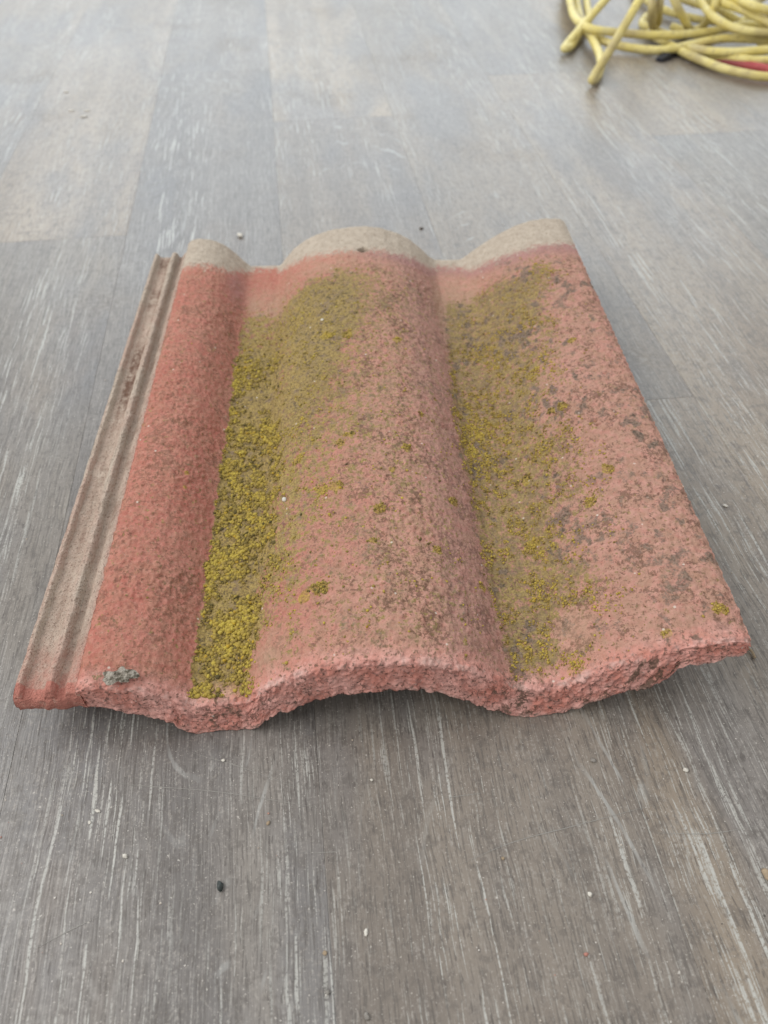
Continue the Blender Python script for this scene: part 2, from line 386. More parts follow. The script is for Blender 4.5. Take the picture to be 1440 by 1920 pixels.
for (u, v, r) in ((650, 628, 5), (612, 632, 5), (745, 640, 4), (628, 912, 4.5), (606, 918, 4), (762, 840, 3.5), (850, 942, 4), (712, 953, 3.6), (697, 1013, 2.5), (600, 1102, 5), (570, 1120, 4),
                  (640, 830, 4), (655, 815, 3), (1052, 764, 4.5), (1106, 942, 3), (1140, 880, 4), (1035, 770, 3), (905, 1102, 3.5), (352, 887, 2), (350, 912, 2), (1080, 1255, 6), (1210, 1238, 5), (1350, 1140, 4), (1250, 1185, 3),
                  (820, 1030, 2.4), (735, 880, 2.4), (560, 862, 4), (790, 780, 2.5), (900, 820, 4), (985, 900, 4), (1070, 640, 3), (1000, 1020, 4)):
    hx, hy, hz = tile_local(u, v); hs = np.interp(hx, xc, s_c)
    e = np.hypot(SS-hs, Y-hy)*1000/r
    spots = np.maximum(spots, sst(1.25, 0.55, e+0.55*n2))
spots *= (zone == 0)[:, None]
roll_film = 0.34*np.exp(-((xm-.150)/.045)**2-((ym-.315)/.05)**2) + 0.30*np.exp(-((xm-.150)/.035)**2-((ym-.20)/.07)**2) + 0.24*sst(.11, .14, xm)*(1-sst(.21, .24, xm)) + 0.2*np.exp(-((xm-.30)/.03)**2-((ym-.30)/.08)**2) + 0.10*n1
grime = sst(.12, .48, n1*0.60+n2*0.75) * 1.10 * np.clip(0.20 + 0.66*sst(.262, .29, xm)*(0.6+0.6*sst(-.2, .5, n3)) + 0.55*lich_r + 0.25*lich + 0.16*sst(.11, .15, xm)*(1-sst(.22, .25, xm)), 0, 1)
grime = np.maximum(grime, 0.85*np.exp(-((xm-.240)/.016)**2)*blend*sst(-.3, .3, n2))
bandw = np.interp(xm, [.031, .045, .065, .075, .085, .10, .112, .14, .172, .20, .23, .24, .258, .27, .30, .34], [.376, .376, .384, .402, .414, .414, .398, .384, .378, .382, .394, .408, .406, .392, .380, .376])
bare = sst(-.020, .014, ym-bandw+0.0035*n2+0.001*n1)
bare = np.where((zone >= 2)[:, None], 1.0, bare)
mauve = np.exp(-((ym-bandw+0.007)/0.010)**2)*sst(.15, .20, xm)*0.9 + 0.8*np.exp(-((xm-.072)/.006)**2-((ym-.372)/.022)**2)
tan = np.clip(np.exp(-((ym-.348)/.028)**2)*(band(.078, .085, .10, .13)+band(.225, .235, .262, .275)) + 0.8*np.exp(-((ym-.31)/.035)**2)*band(.228, .236, .243, .252) + 0.8*fresh + 0.55*np.exp(-((xm-.150)/.03)**2-((ym-.362)/.014)**2) + 0.35*lich_l*(1-core_l), 0, 1)
clean = sst(.345, .368, ym+0.008*n1)*(1-0.6*sst(.27, .30, xm))
lich = lich*(1-0.8*clean); grime = grime*(1-0.85*clean); roll_film = roll_film*(1-clean)
mauve = np.clip(mauve + 0.42*band(.195, .212, .232, .240)*(1-0.5*lich) + 0.15*sst(.27, .30, xm), 0, 1)  # shade on the middle roll's right flank painted in mauve
grime = np.maximum(grime, 0.75*np.exp(-((xm-.094)/.016)**2)*blend*sst(-.35, .35, n2)); grime = np.maximum(grime, 0.8*sst(.27, .29, xm)*np.exp(-((ym-.085)/.05)**2)*sst(.0, .4, n2+0.5*n1))
A1 = np.stack([np.clip(lich+roll_film*(1-bare)*0.8, 0, 1), np.clip(grime, 0, 1), np.clip(bare, 0, 1), np.clip(spots, 0, 1)], -1)
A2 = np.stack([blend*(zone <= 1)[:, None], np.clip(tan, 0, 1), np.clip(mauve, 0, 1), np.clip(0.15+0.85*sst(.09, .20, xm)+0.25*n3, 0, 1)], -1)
fleckcut = clean
lip = (np.exp(-((T-(L-YB+0.0022))/0.0022)**2)+0.8*np.exp(-((T-(L-YB+0.0255))/0.0018)**2))*(zone <= 1)[:, None]*sst(-.35, .5, n2+0.6*vn(sx_/20, ty_*0, 3))  # pale highlights along the front edges put into the colour, with worn crumbs
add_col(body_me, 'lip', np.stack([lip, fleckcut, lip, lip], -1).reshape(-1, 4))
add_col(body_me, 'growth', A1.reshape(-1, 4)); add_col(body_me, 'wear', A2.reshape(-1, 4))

def tile_material():
    m = NT('red_painted_concrete', 0.92, 0.22)
    co = m.oco()
    a1 = m.attr('growth'); g = m.sep(a1.outputs['Color']); spot = a1.outputs['Alpha']
    wa = m.attr('wear'); w_ = m.sep(wa.outputs['Color']); right_pale = wa.outputs['Alpha']  # alpha: paint gets paler towards the tile's right side
    lipc = m.sep(m.attr('lip').outputs['Color']); keep = m.math('SUBTRACT', 1.0, m.math('MULTIPLY', lipc[1], 0.8))
    nA = m.noise(co, 55, 4, 0.6); nB = m.noise(co, 330, 3, 0.6); nC = m.noise(co, 900, 3, 0.6); nD = m.noise(co, 170, 4, 0.65)
    nG = m.noise(m.addvec(co, (2.2, 6.1, 4.4)), 400, 4, 0.75)
    nE = m.noise(m.addvec(co, (5.3, 2.1, 0.7)), 480, 3, 0.65); nF = m.noise(m.addvec(co, (1.3, 7.1, 3.7)), 230, 4, 0.7)
    col = m.mix(m.ramp(nA, 0.3, 0.7), (0.375, 0.120, 0.092), (0.430, 0.158, 0.120))
    col = m.mix(m.math('MULTIPLY', right_pale, m.ramp(nF, 0.25, 0.6, 0.35, 0.95)), col, (0.515, 0.285, 0.230))
    col = m.mix(m.math('MULTIPLY', m.ramp(nD, 0.40, 0.60), m.math('ADD', 0.24, m.math('MULTIPLY', right_pale, 0.30))), col, (0.335, 0.195, 0.125))
    col = m.mix(m.math('MULTIPLY', m.ramp(nB, 0.42, 0.68), 0.40), col, (0.53, 0.250, 0.200))
    col = m.mix(m.math('MULTIPLY', m.ramp(nD, 0.30, 0.62, 0.08, 0.36), m.math('ADD', 0.25, m.math('MULTIPLY', right_pale, 0.75))), col, (0.350, 0.240, 0.165))
    col = m.mix(m.math('MULTIPLY', m.ramp(m.math('ADD', nG, m.math('MULTIPLY', m.math('SUBTRACT', nA, 0.5), 0.75)), 0.545, 0.61), m.math('MULTIPLY', keep, m.math('ADD', 0.44, m.math('MULTIPLY', right_pale, 0.30)))), col, (0.125, 0.072, 0.045))
    col = m.mix(m.math('MULTIPLY', m.ramp(nE, 0.57, 0.64), m.math('MULTIPLY', keep, 0.65)), col, (0.150, 0.092, 0.052))      # grime flecks
    # fine pale speckle
    col = m.mix(m.math('MULTIPLY', m.ramp(nC, 0.56, 0.70), 0.40), col, (0.56, 0.33, 0.27))
    # mauve chalk at the head, painted shade on the middle roll's flank
    col = m.mix(m.math('MULTIPLY', w_[2], m.ramp(nB, 0.25, 0.6, 0.35, 0.85)), col, (0.33, 0.185, 0.175))
    # tan dirt
    col = m.mix(m.math('MULTIPLY', w_[1], m.ramp(nD, 0.2, 0.65, 0.35, 0.9)), col, (0.40, 0.255, 0.180))
    # olive film
    dith = m.math('ADD', m.math('MULTIPLY', m.math('SUBTRACT', nF, 0.5), 1.5), m.math('MULTIPLY', m.math('SUBTRACT', nE, 0.5), 1.3))
    of = m.ramp(m.math('ADD', g[0], m.math('MULTIPLY', dith, 1.25)), 0.26, 0.56)
    film = m.mix(m.ramp(nC, 0.35, 0.65), (0.195, 0.148, 0.052), (0.390, 0.300, 0.095))
    film = m.mix(m.ramp(nD, 0.54, 0.68, 0.0, 0.8), film, (0.20, 0.155, 0.115))
    film = m.mix(m.math('MULTIPLY', right_pale, m.ramp(nD, 0.36, 0.60, 0.15, 0.65)), film, (0.205, 0.148, 0.088))
    col = m.mix(m.math('MULTIPLY', of, 0.90), col, film)
    # grey crust patches
    gm = m.ramp(m.math('ADD', g[1], m.math('ADD', m.math('MULTIPLY', dith, 0.8), m.math('MULTIPLY', m.math('SUBTRACT', nC, 0.5), 1.8))), 0.26, 0.95)
    grey = m.mix(m.ramp(nC, 0.35, 0.65), (0.110, 0.084, 0.066), (0.235, 0.172, 0.135))
    col = m.mix(m.math('MULTIPLY', gm, 0.85), col, grey)
    col = m.mix(m.math('MULTIPLY', m.ramp(nE, 0.47, 0.38), m.math('MULTIPLY', m.math('ADD', g[1], g[0], None, True), 0.75)), col, (0.062, 0.052, 0.038))
    # bright spots of lichen film
    col = m.mix(m.math('MULTIPLY', m.ramp(m.math('ADD', spot, dith), 0.45, 0.7), 0.6), col, m.mix(m.ramp(nC, 0.38, 0.6), (0.20, 0.14, 0.03), (0.42, 0.31, 0.04)))
    # cut face: fresher pink, purple and white grains, dark specks
    fc = m.mix(m.ramp(nA, 0.35, 0.65), (0.54, 0.225, 0.180), (0.66, 0.365, 0.320))
    fc = m.mix(m.math('MULTIPLY', m.ramp(nF, 0.50, 0.62), 0.65), fc, (0.33, 0.18, 0.16))
    fc = m.mix(m.math('MULTIPLY', m.ramp(nE, 0.55, 0.63), 0.8), fc, (0.105, 0.066, 0.050))
    fc = m.mix(m.math('MULTIPLY', m.ramp(nC, 0.61, 0.69), 0.7), fc, (0.60, 0.42, 0.38))
    fc = m.mix(m.math('MULTIPLY', gm, 0.85), fc, (0.12, 0.082, 0.058))
    col = m.mix(w_[0], col, fc)
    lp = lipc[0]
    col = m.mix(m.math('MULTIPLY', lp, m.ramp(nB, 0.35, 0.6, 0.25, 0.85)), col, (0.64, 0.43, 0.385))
    # bare head
    bc = m.mix(m.ramp(nD, 0.3, 0.7), (0.385, 0.325, 0.262), (0.480, 0.415, 0.340))
    bc = m.mix(m.math('MULTIPLY', m.ramp(nG, 0.54, 0.66), 0.5), bc, (0.20, 0.145, 0.105))
    col = m.mix(m.ramp(m.math('ADD', g[2], m.math('MULTIPLY', dith, 0.75)), 0.28, 0.80), col, bc)
    # pale sand grains everywhere
    vs = m.n('ShaderNodeTexVoronoi'); m.set(vs.inputs['Vector'], co); vs.inputs['Scale'].default_value = 260
    cellr = m.sep(vs.outputs['Color'])[0]
    gr = m.math('MULTIPLY', m.ramp(vs.outputs['Distance'], 0.22, 0.12), m.ramp(cellr, 0.965, 0.97))
    col = m.mix(m.math('MULTIPLY', gr, 0.75), col, (0.62, 0.55, 0.48))
    m.color(col)
    h = m.math('ADD', m.math('MULTIPLY', nC, 0.6), m.math('MULTIPLY', nE, 0.7))
    m.bump(h, 0.75, 0.0011)
    return m.m
MAT_TILE = tile_material()
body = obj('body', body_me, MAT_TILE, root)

# interlocking edge on the left: a channel with two ribs
def channel_material():
    m = NT('bare_concrete_channel', 0.95, 0.2); co = m.oco()
    nA = m.noise(co, 60, 4, 0.6); nB = m.noise(co, 420, 3, 0.6); nC = m.noise(co, 900, 3, 0.6); nD = m.noise(m.scalevec(co, (1, 0.7, 1)), 170, 4, 0.7)
    w_ = m.sep(m.attr('wear').outputs['Color'])
    col = m.mix(m.ramp(nA, 0.3, 0.7), (0.455, 0.375, 0.305), (0.540, 0.455, 0.375))
    col = m.mix(m.math('MULTIPLY', m.ramp(nB, 0.45, 0.7), 0.5), col, (0.52, 0.43, 0.35))
    col = m.mix(m.math('MULTIPLY', m.ramp(nC, 0.56, 0.66), 0.7), col, (0.17, 0.12, 0.09))
    col = m.mix(m.math('MULTIPLY', w_[0], m.ramp(nD, 0.30, 0.62)), col, (0.105, 0.075, 0.050))       # packed dirt, plus shade painted in the narrow groove
    col = m.mix(m.math('MULTIPLY', w_[1], m.ramp(nD, 0.25, 0.7, 0.3, 1.0)), col, (0.48, 0.200, 0.160))   # red paint
    m.color(col); m.bump(m.math('ADD', nB, m.math('MULTIPLY', nC, 0.8)), 1.0, 0.0018)
    return m.m
MAT_CH = channel_material()
def strip(name, xs, zs, y0f, y1, zlow, parent, ny=460, ampl=0.3, seed=0, paint=None, soil_shade=None, ncol=None):
    """solid strip: profile (xs, zs) swept along the tile, front face down to zlow, closed underneath"""
    nc = ncol or max(12, int((xs[-1]-xs[0])/0.0006))
    x = np.linspace(xs[0], xs[-1], nc); z = np.interp(x, xs, zs)
    k = np.hanning(max(3, nc//12*2+1)); k /= k.sum(); z = np.convolve(np.pad(z, len(k)//2, mode='edge'), k, 'valid')[:nc]
    ry = np.linspace(y1, 0, ny); XX = np.broadcast_to(x, (ny, nc)).copy(); YY = np.zeros((ny, nc)); ZZ = np.zeros((ny, nc))
    for j, yy in enumerate(ry):
        t = 1-yy/y1
        YY[j] = y1 + (y0f(x)-y1)*t; ZZ[j] = z
    mm = 1000
    n = 0.5*vn(XX*mm/2.2, YY*mm/2.8, seed)+0.3*vn(XX*mm/1.1, YY*mm/1.2, seed+1)+0.55*vn(XX*mm/7, YY*mm/9, seed+2)
    ZZ = ZZ + ampl*n/1000 - 0.002*np.clip((0.006-(YY-y0f(x)))/0.006, 0, 1)**2
    XX = XX - 0.0035*np.clip(1-YY/L, 0, 1) + 0.00025*vn(XX*mm/9+3, YY*mm/4, seed+3)
    nf = 14; fr = []
    for i in range(1, nf+1):
        t = i/nf; zz = ZZ[-1]*(1-t)+zlow*t
        fr.append(np.stack([XX[-1], YY[-1]-0.0008*math.sin(math.pi*t)+0.0006*vn(x*mm/2.5, zz*mm/2.5, seed+4), zz+(0.0005*vn(x*mm/3, x*0+2, seed) if i == nf else 0)], -1))
    topg = np.stack([XX, YY, ZZ], -1)
    und = [np.stack([x-0.0035*(1-t), y0f(x)*(1-t)+y1*t, np.full(nc, zlow)], -1) for t in (0.1, 0.4, 0.7, 1.0)]
    G = np.concatenate([topg, np.array(fr), np.array(und)], 0)
    nr = G.shape[0]; ii = np.arange(nr*nc).reshape(nr, nc); b = np.roll(ii, -1, 0)
    q = np.stack([ii[:, :-1], ii[:, 1:], b[:, 1:], b[:, :-1]], -1).reshape(-1, 4)[:, ::-1]
    me = grid_mesh(name, G.reshape(-1, 3), q, True, [list(ii[:, 0]), list(ii[::-1, -1])])
    C = np.zeros(G.shape[:2]+(4,)); C[..., 3] = 1
    if paint is not None: C[:ny, :, 1] = paint(XX, YY)
    C[ny-6:ny+nf, :, 1] = 1.6
    if soil_shade is not None: C[:ny, :, 0] = soil_shade(XX, YY)
    add_col(me, 'wear', C.reshape(-1, 4))
    return obj(name, me, MAT_CH, parent)
yf0 = lambda x: 0.0058 + 0.0006*vn(x*300, x*0+4.4, 2)
def band_(x, a, b): return sst(a-.001, a+.001, x)*(1-sst(b-.001, b+.001, x))
ch = strip('interlock_channel', [0, .0050, .0062, .0130, .0142, .0214, .0226, .0240, .0252, .0310, .0325], [.0305, .0305, .0298, .0298, .0305, .0305, .0292, .0296, .0333, .0345, .0350], yf0, .417, .0190, root, seed=1, ampl=0.5,
           paint=lambda x, y: np.clip(sst(.024, .029, x)*0.55*(1-sst(.33, .4, y)) + 0.85*(1-sst(.0, .045, y)) + 0.18, 0, 1),
           soil_shade=lambda x, y: np.clip(band_(x, .006, .0138)*(np.exp(-((y-.235)/.022)**2)+0.9*np.exp(-((y-.275)/.012)**2)+0.8*np.exp(-((y-.404)/.010)**2)+0.45*sst(0, .6, vn(y*40, x*90, 3)) + 0.35*band_(x, .006, .0085) + 0.45*band_(x, .0118, .0138)) + 0.55*band_(x, .0212, .0250)*sst(-.4, .3, vn(y*60, x*0, 4)), 0, 1))  # packed dirt, and the narrow groove by the inner rib painted dark as shade
for (a, b, h, sd, pt) in ((.0000, .0052, .0338, 5, .30), (.0144, .0210, .0350, 6, .22)):
    mid = (a+b)/2
    strip('rib', [a, a+(b-a)*.12, a+(b-a)*.32, a+(b-a)*.68, a+(b-a)*.88, b], [.0296, h-.0020, h, h, h-.0020, .0296], lambda x: yf0(x)+0.0012, .4165, .0285, ch, ampl=0.6, seed=sd, ncol=16,
          paint=lambda x, y, pt=pt: pt*sst(-.5, .4, vn(y*35, x*200, 2))*(1-sst(.30, .42, y)) + 0.7*(1-sst(0, .045, y)))

# mortar spot by the left front corner
def blob_mesh(name, r, seed, flat=1.0, sub=2, amp=0.25, stretch=(1, 1)):
    bm = bmesh.new(); bmesh.ops.create_icosphere(bm, subdivisions=sub, radius=1.0)
    rr = random.Random(seed); off = [rr.uniform(-50, 50) for _ in range(3)]
    from mathutils import noise as mn
    for v in bm.verts:
        d = 1+amp*mn.noise(v.co*1.3+Vector(off))+amp*0.6*mn.noise(v.co*3.1+Vector(off))
        v.co = Vector((v.co.x*d*r*stretch[0], v.co.y*d*r*stretch[1], v.co.z*d*r*flat))
    for f in bm.faces: f.smooth = True
    me = bpy.data.meshes.new(name); bm.to_mesh(me); bm.free(); return me
mm_ = NT('grey_mortar', 0.95, 0.2); co = mm_.oco()
mm_.color(mm_.mix(mm_.ramp(mm_.noise(co, 420, 4, 0.7), 0.38, 0.6), (0.085, 0.075, 0.055), (0.38, 0.345, 0.295)))
mm_.bump(mm_.noise(co, 800, 3), 0.8, 0.0012)
hx, hy, hz = tile_local(222, 1264)
# flat crust that follows the surface
n_r, n_a = 16, 40; V = []; 
for i in range(n_r+1):
    for j in range(n_a):
        a = 2*math.pi*j/n_a
        rad = (1+0.30*math.sin(2*a+0.7)+0.16*math.sin(5*a)+0.10*math.sin(9*a+1))*i/n_r
        x, y = hx+0.0062*rad*math.cos(a), hy+0.0046*rad*math.sin(a)
        z = float(np.interp(x, xc, zt)) + 0.0002*(1-(i/n_r)**3) - 0.0006*(i/n_r)**4 + 0.0003*float(vn(np.array(x*900), np.array(y*900), 4)) - (0.0012*math.exp(-(i/5)**2)) - 0.0012*(1-float(sst(0, .03, np.array(y))))
        V.append((x, y, z))
F = []
for i in range(n_r):
    for j in range(n_a):
        F.append((i*n_a+j, (i+1)*n_a+j, (i+1)*n_a+(j+1) % n_a, i*n_a+(j+1) % n_a))
me = bpy.data.meshes.new('mortar_spot'); me.from_pydata(V, [], F); me.polygons.foreach_set('use_smooth', [True]*len(F))
o = obj('mortar_spot', me, mm_.m, root); o['label'] = 'small grey mortar spot at the front left of the tile'

# crusty lichen granules: thousands of little lumps growing in the troughs
t_ = (1+5**.5)/2
ICO = np.array([(-1, t_, 0), (1, t_, 0), (-1, -t_, 0), (1, -t_, 0), (0, -1, t_), (0, 1, t_), (0, -1, -t_), (0, 1, -t_), (t_, 0, -1), (t_, 0, 1), (-t_, 0, -1), (-t_, 0, 1)])/math.hypot(1, t_)
ICF = np.array([(0, 11, 5), (0, 5, 1), (0, 1, 7), (0, 7, 10), (0, 10, 11), (1, 5, 9), (5, 11, 4), (11, 10, 2), (10, 7, 6), (7, 1, 8), (3, 9, 4), (3, 4, 2), (3, 2, 6), (3, 6, 8), (3, 8, 9), (4, 9, 5), (2, 4, 11), (6, 2, 10), (8, 6, 7), (9, 8, 1)])
cl = fbm(sx_/4.0, ty_/4.5, 1, 3); cl2 = fbm(sx_/16, ty_/20, 3, 3)
dens = core_l*sst(-.30, .45, cl+0.9*cl2)*(1-0.5*sst(.12, .25, ym)) + (lich-0.6*core_l).clip(0)*sst(-.10, .45, cl+0.7*cl2)*(0.50+0.55*sst(.2, .24, xm)) + spots*0.8*sst(-.25, .25, cl) + roll_film.clip(0)*0.16*sst(.1, .5, cl)*(1-bare)
dens *= (1-np.clip(fresh*2, 0, 1))*(zone == 0)[:, None]*(ym > .008)*(1-0.75*sst(.22, .33, ym)*(1-np.clip(spots, 0, 1)))
pw = dens.ravel(); pw = pw/pw.sum()
NL = 46000
pick = rng.choice(len(pw), NL, p=pw)
ctr = Pg.reshape(-1, 3)[pick] + rng.normal(0, .0003, (NL, 3))*np.array([1, 1, 0.2])
nrm = Nn.reshape(-1, 3)[pick]; cor = core_l.ravel()[pick]
rad = (0.00022+0.00092*rng.random(NL)**4.0)*(0.75+0.45*cor)
th = rng.random(NL)*6.28
basis = ICO[None]*rng.uniform(0.7, 1.25, (NL, 12, 1))
sc = np.stack([rng.uniform(.8, 1.3, NL), rng.uniform(.8, 1.3, NL), rng.uniform(.45, .8, NL)], -1)
bv = basis*sc[:, None]; c_, s_ = np.cos(th)[:, None], np.sin(th)[:, None]
bv = np.stack([bv[..., 0]*c_-bv[..., 1]*s_, bv[..., 0]*s_+bv[..., 1]*c_, bv[..., 2]], -1)
bv[..., 2] += 0.0
LV = ctr[:, None]+bv*rad[:, None, None]+nrm[:, None]*(rad*0.2)[:, None, None]
LF = (ICF[None]+(np.arange(NL)*12)[:, None, None]).reshape(-1, 3)
me = bpy.data.meshes.new('lichen')
me.vertices.add(NL*12); me.vertices.foreach_set('co', LV.astype(np.float32).ravel())
me.loops.add(len(LF)*3); me.polygons.add(len(LF))
me.loops.foreach_set('vertex_index', LF.astype(np.int32).ravel()); me.polygons.foreach_set('loop_start', np.arange(len(LF), dtype=np.int32)*3)
me.polygons.foreach_set('use_smooth', np.ones(len(LF), bool)); me.update(calc_edges=True)
hue = np.clip(0.47+0.45*cl2.ravel()[pick]+0.25*cl.ravel()[pick]+rng.normal(0, .22, NL), 0, 1); 
pal = np.array([(.085, .070, .030), (.185, .140, .045), (.280, .205, .060), (.380, .285, .062), (.440, .345, .068)])
f_ = hue*4; i0 = np.clip(f_.astype(int), 0, 3); fr = (f_-i0)[:, None]
lc = pal[i0]*(1-fr)+pal[i0+1]*fr
rightside = (ctr[:, 0] > .2)[:, None]; lc = np.where(rightside, lc*0.95+np.array([.025, .010, .004]), lc)
orange = rng.random(NL) < 0.03; lc[orange] = lc[orange]*0.5+np.array([.24, .15, .01])
add_col(me, 'tone', np.concatenate([np.repeat(lc, 12, 0), np.ones((NL*12, 1))], -1))
ml = NT('lichen_yellow', 0.95, 0.15); ml.color(ml.attr('tone').outputs['Color'])
tag(obj('lichen', me, ml.m, root), 'crusty yellow and olive lichen growing in the troughs', kind='stuff')

# ------------------------------------------------------------------ extension cord coil behind the tile
def cord_material(name, a, b, dirt):
    m = NT(name, 0.5, 0.4); co = m.oco()
    n = m.noise(co, 30, 4, 0.6); n2 = m.noise(co, 160, 3, 0.6)
    c = m.mix(m.ramp(n, 0.35, 0.7), a, b)
    c = m.mix(m.math('MULTIPLY', m.ramp(n2, 0.52, 0.70), 0.60), c, dirt)
    c = m.mix(m.math('MULTIPLY', m.ramp(m.noise(co, 11, 4), 0.46, 0.64), 0.75), c, dirt)
    m.color(c); m.bump(n2, 0.25, 0.001); return m.m
MAT_Y = cord_material('yellow_cord_jacket', (0.72, 0.61, 0.20), (0.80, 0.71, 0.32), (0.38, 0.31, 0.17))
MAT_R = cord_material('red_cord_jacket', (0.40, 0.06, 0.07), (0.48, 0.10, 0.10), (0.22, 0.05, 0.05))
def tube_mesh(name, pts, r, ns=12):
    V = []; F = []; up = None
    n = len(pts)
    for i, p in enumerate(pts):
        d = (pts[min(i+1, n-1)]-pts[max(i-1, 0)]).normalized()
        if up is None: up = Vector((0, 0, 1)) if abs(d.z) < 0.9 else Vector((1, 0, 0))
        s = d.cross(up).normalized(); up = s.cross(d).normalized()
        for k in range(ns):
            a = 2*math.pi*k/ns; V.append(tuple(p+(s*math.cos(a)+up*math.sin(a))*r))
    for i in range(n-1):
        for k in range(ns): F.append((i*ns+k, i*ns+(k+1) % ns, (i+1)*ns+(k+1) % ns, (i+1)*ns+k))
    F.append(tuple(range(ns))[::-1]); F.append(tuple((n-1)*ns+k for k in range(ns)))
    me = bpy.data.meshes.new(name); me.from_pydata(V, [], F); me.polygons.foreach_set('use_smooth', [True]*len(F)); return me
cord = bpy.data.objects.new('extension_cord', None); COL.objects.link(cord); cord.location = (0.60, 1.55, 0)
tag(cord, 'loosely coiled dirty yellow extension cord on the floor behind the tile', 'cord')
def V3(*a): return Vector(a)
CR = 0.0056
back1 = [V3(.92, 1.22, .012), V3(1.06, 1.48, .012), V3(.96, 1.80, .014), V3(.66, 1.93, .014), V3(.38, 1.82, .014)]
back2 = [V3(.88, 1.30, .026), V3(1.00, 1.52, .026), V3(.90, 1.74, .028), V3(.64, 1.86, .028), V3(.42, 1.74, .028)]
back3 = [V3(.96, 1.18, .008), V3(1.12, 1.46, .008), V3(1.02, 1.86, .008), V3(.66, 2.02, .008)]
strands = [
    ([(1250, -190, .105), (1200, -90, .088), (1150, -18, .062), (1098, 42, .030), (1064, 82, .011), (1058, 91, .0085), (1068, 88, .008), (1086, 64, .008), (1104, 40, .008), (1101, 10, .012), (1094, -30, .02), (1080, -80, .03)], []),
    ([(1290, -150, .12), (1245, -75, .108), (1199, 0, .088), (1150, 84, .046), (1114, 142, .0125), (1110, 150, .0088), (1117, 147, .008), (1126, 128, .008), (1125, 105, .010), (1113, 78, .014), (1098, 52, .014), (1085, 20, .016), (1078, -40, .018)], []),
    ([(1062, -60, .03), (1069, 4, .030), (1082, 38, .028), (1108, 54, .026), (1160, 61, .023), (1240, 66, .021), (1320, 61, .022), (1390, 48, .026)], back2),
    ([(1062, -40, .016), (1074, 18, .016), (1092, 48, .015), (1118, 70, .012), (1150, 83, .010), (1200, 92, .008), (1245, 94, .009), (1295, 84, .014), (1360, 72, .020), (1440, 74, .022)], back2),
    ([(1215, 62, .008), (1262, 88, .008), (1310, 111, .008), (1358, 129, .008), (1400, 139, .008), (1440, 144, .008)], back3),
    ([(1290, 90, .014), (1330, 96, .016), (1370, 98, .018), (1440, 94, .020)], back1),
    ([(1305, 99, .010), (1350, 105, .011), (1400, 112, .012), (1440, 113, .012)], back1),
    ([(1226, -90, .075), (1223, -30, .066), (1222, 10, .050), (1222, 42, .026), (1232, 58, .010), (1262, 66, .008), (1300, 60, .008)], []),
    ([(1246, -90, .07), (1240, -30, .062), (1237, 10, .046), (1234, 40, .022), (1226, 52, .009), (1205, 46, .008), (1212, 30, .008)], []),
    ([(1240, -70, .075), (1256, -20, .070), (1270, 12, .056), (1284, 38, .036), (1296, 58, .016), (1312, 70, .009), (1340, 70, .008)], []),
    ([(1352, -60, .07), (1346, -18, .066), (1340, 10, .052), (1330, 32, .034), (1312, 53, .013), (1290, 58, .008), (1260, 50, .008)], []),
    ([(1300, -30, .050), (1318, 8, .046), (1338, 32, .042), (1375, 52, .036), (1440, 62, .032)], back2),
    ([(1310, -40, .055), (1350, 2, .055), (1395, 20, .050), (1440, 42, .042), (1475, 62, .036)], back1),
    ([(1330, -30, .062), (1380, -4, .062), (1410, 10, .060), (1440, 19, .056), (1500, 32, .046)], back2),
    ([(1320, 0, .030), (1345, 14, .028), (1372, 32, .024), (1402, 52, .016), (1440, 84, .010)], back1),
    ([(1180, -70, .02), (1230, -30, .02), (1290, 2, .018), (1340, 14, .018), (1400, 8, .022), (1460, -20, .022)], []),
    ([(1190, -20, .010), (1230, 12, .010), (1290, 32, .010), (1340, 40, .010), (1410, 36, .010), (1480, 10, .010)], []),
]
for pts, ext in strands:
    w3 = [floor_point(u, v, max(z, CR)) for u, v, z in pts] + [Vector(e) for e in ext]
    me = tube_mesh('loop', [p-Vector(cord.location) for p in catmull(w3, 10)], CR)
    obj('loop', me, MAT_Y, cord)
rc = obj('red_cord', tube_mesh('red_cord', catmull([floor_point(u, v, z) for u, v, z in ((1300, 98, .0062), (1335, 108, .0062), (1375, 118, .0062), (1440, 130, .0062), (1500, 140, .0062))]+[V3(1.0, 1.2, .0062), V3(1.15, 1.4, .0062)], 10), 0.0060), MAT_R)
tag(rc, 'dull red cord lying flat between the loops of the yellow coil', 'cord')
# dark scrap of tape
dk = NT('navy_black_tape', 0.55, 0.4); dk.color((0.012, 0.014, 0.022))
pts = [floor_point(u, v, 0) for u, v in ((1235, 116), (1247, 110), (1262, 106), (1280, 103), (1300, 100))]
bm = bmesh.new(); prev = None
for i, p in enumerate(pts):
    d = (pts[min(i+1, 4)]-pts[max(i-1, 0)]).normalized(); nn = Vector((-d.y, d.x, 0))*(0.006+0.004*math.sin(i*2.1))
    hh = 0.004+0.003*(i % 2)
    ring = [bm.verts.new(p+nn+Vector((0, 0, 0.0005))), bm.verts.new(p+nn*0.8+Vector((0, 0, hh))), bm.verts.new(p-nn*0.7+Vector((0, 0, hh*1.2))), bm.verts.new(p-nn+Vector((0, 0, 0.0005)))]
    if prev:
        for k in range(4): bm.faces.new((prev[k], prev[(k+1) % 4], ring[(k+1) % 4], ring[k]))
    else: bm.faces.new(ring)
    prev = ring
bm.faces.new(prev[::-1])
me = bpy.data.meshes.new('tape_scrap'); bm.to_mesh(me); bm.free()
tag(obj('tape_scrap', me, dk.m), 'crumpled scrap of dark navy tape at the front of the yellow cord coil', 'tape')

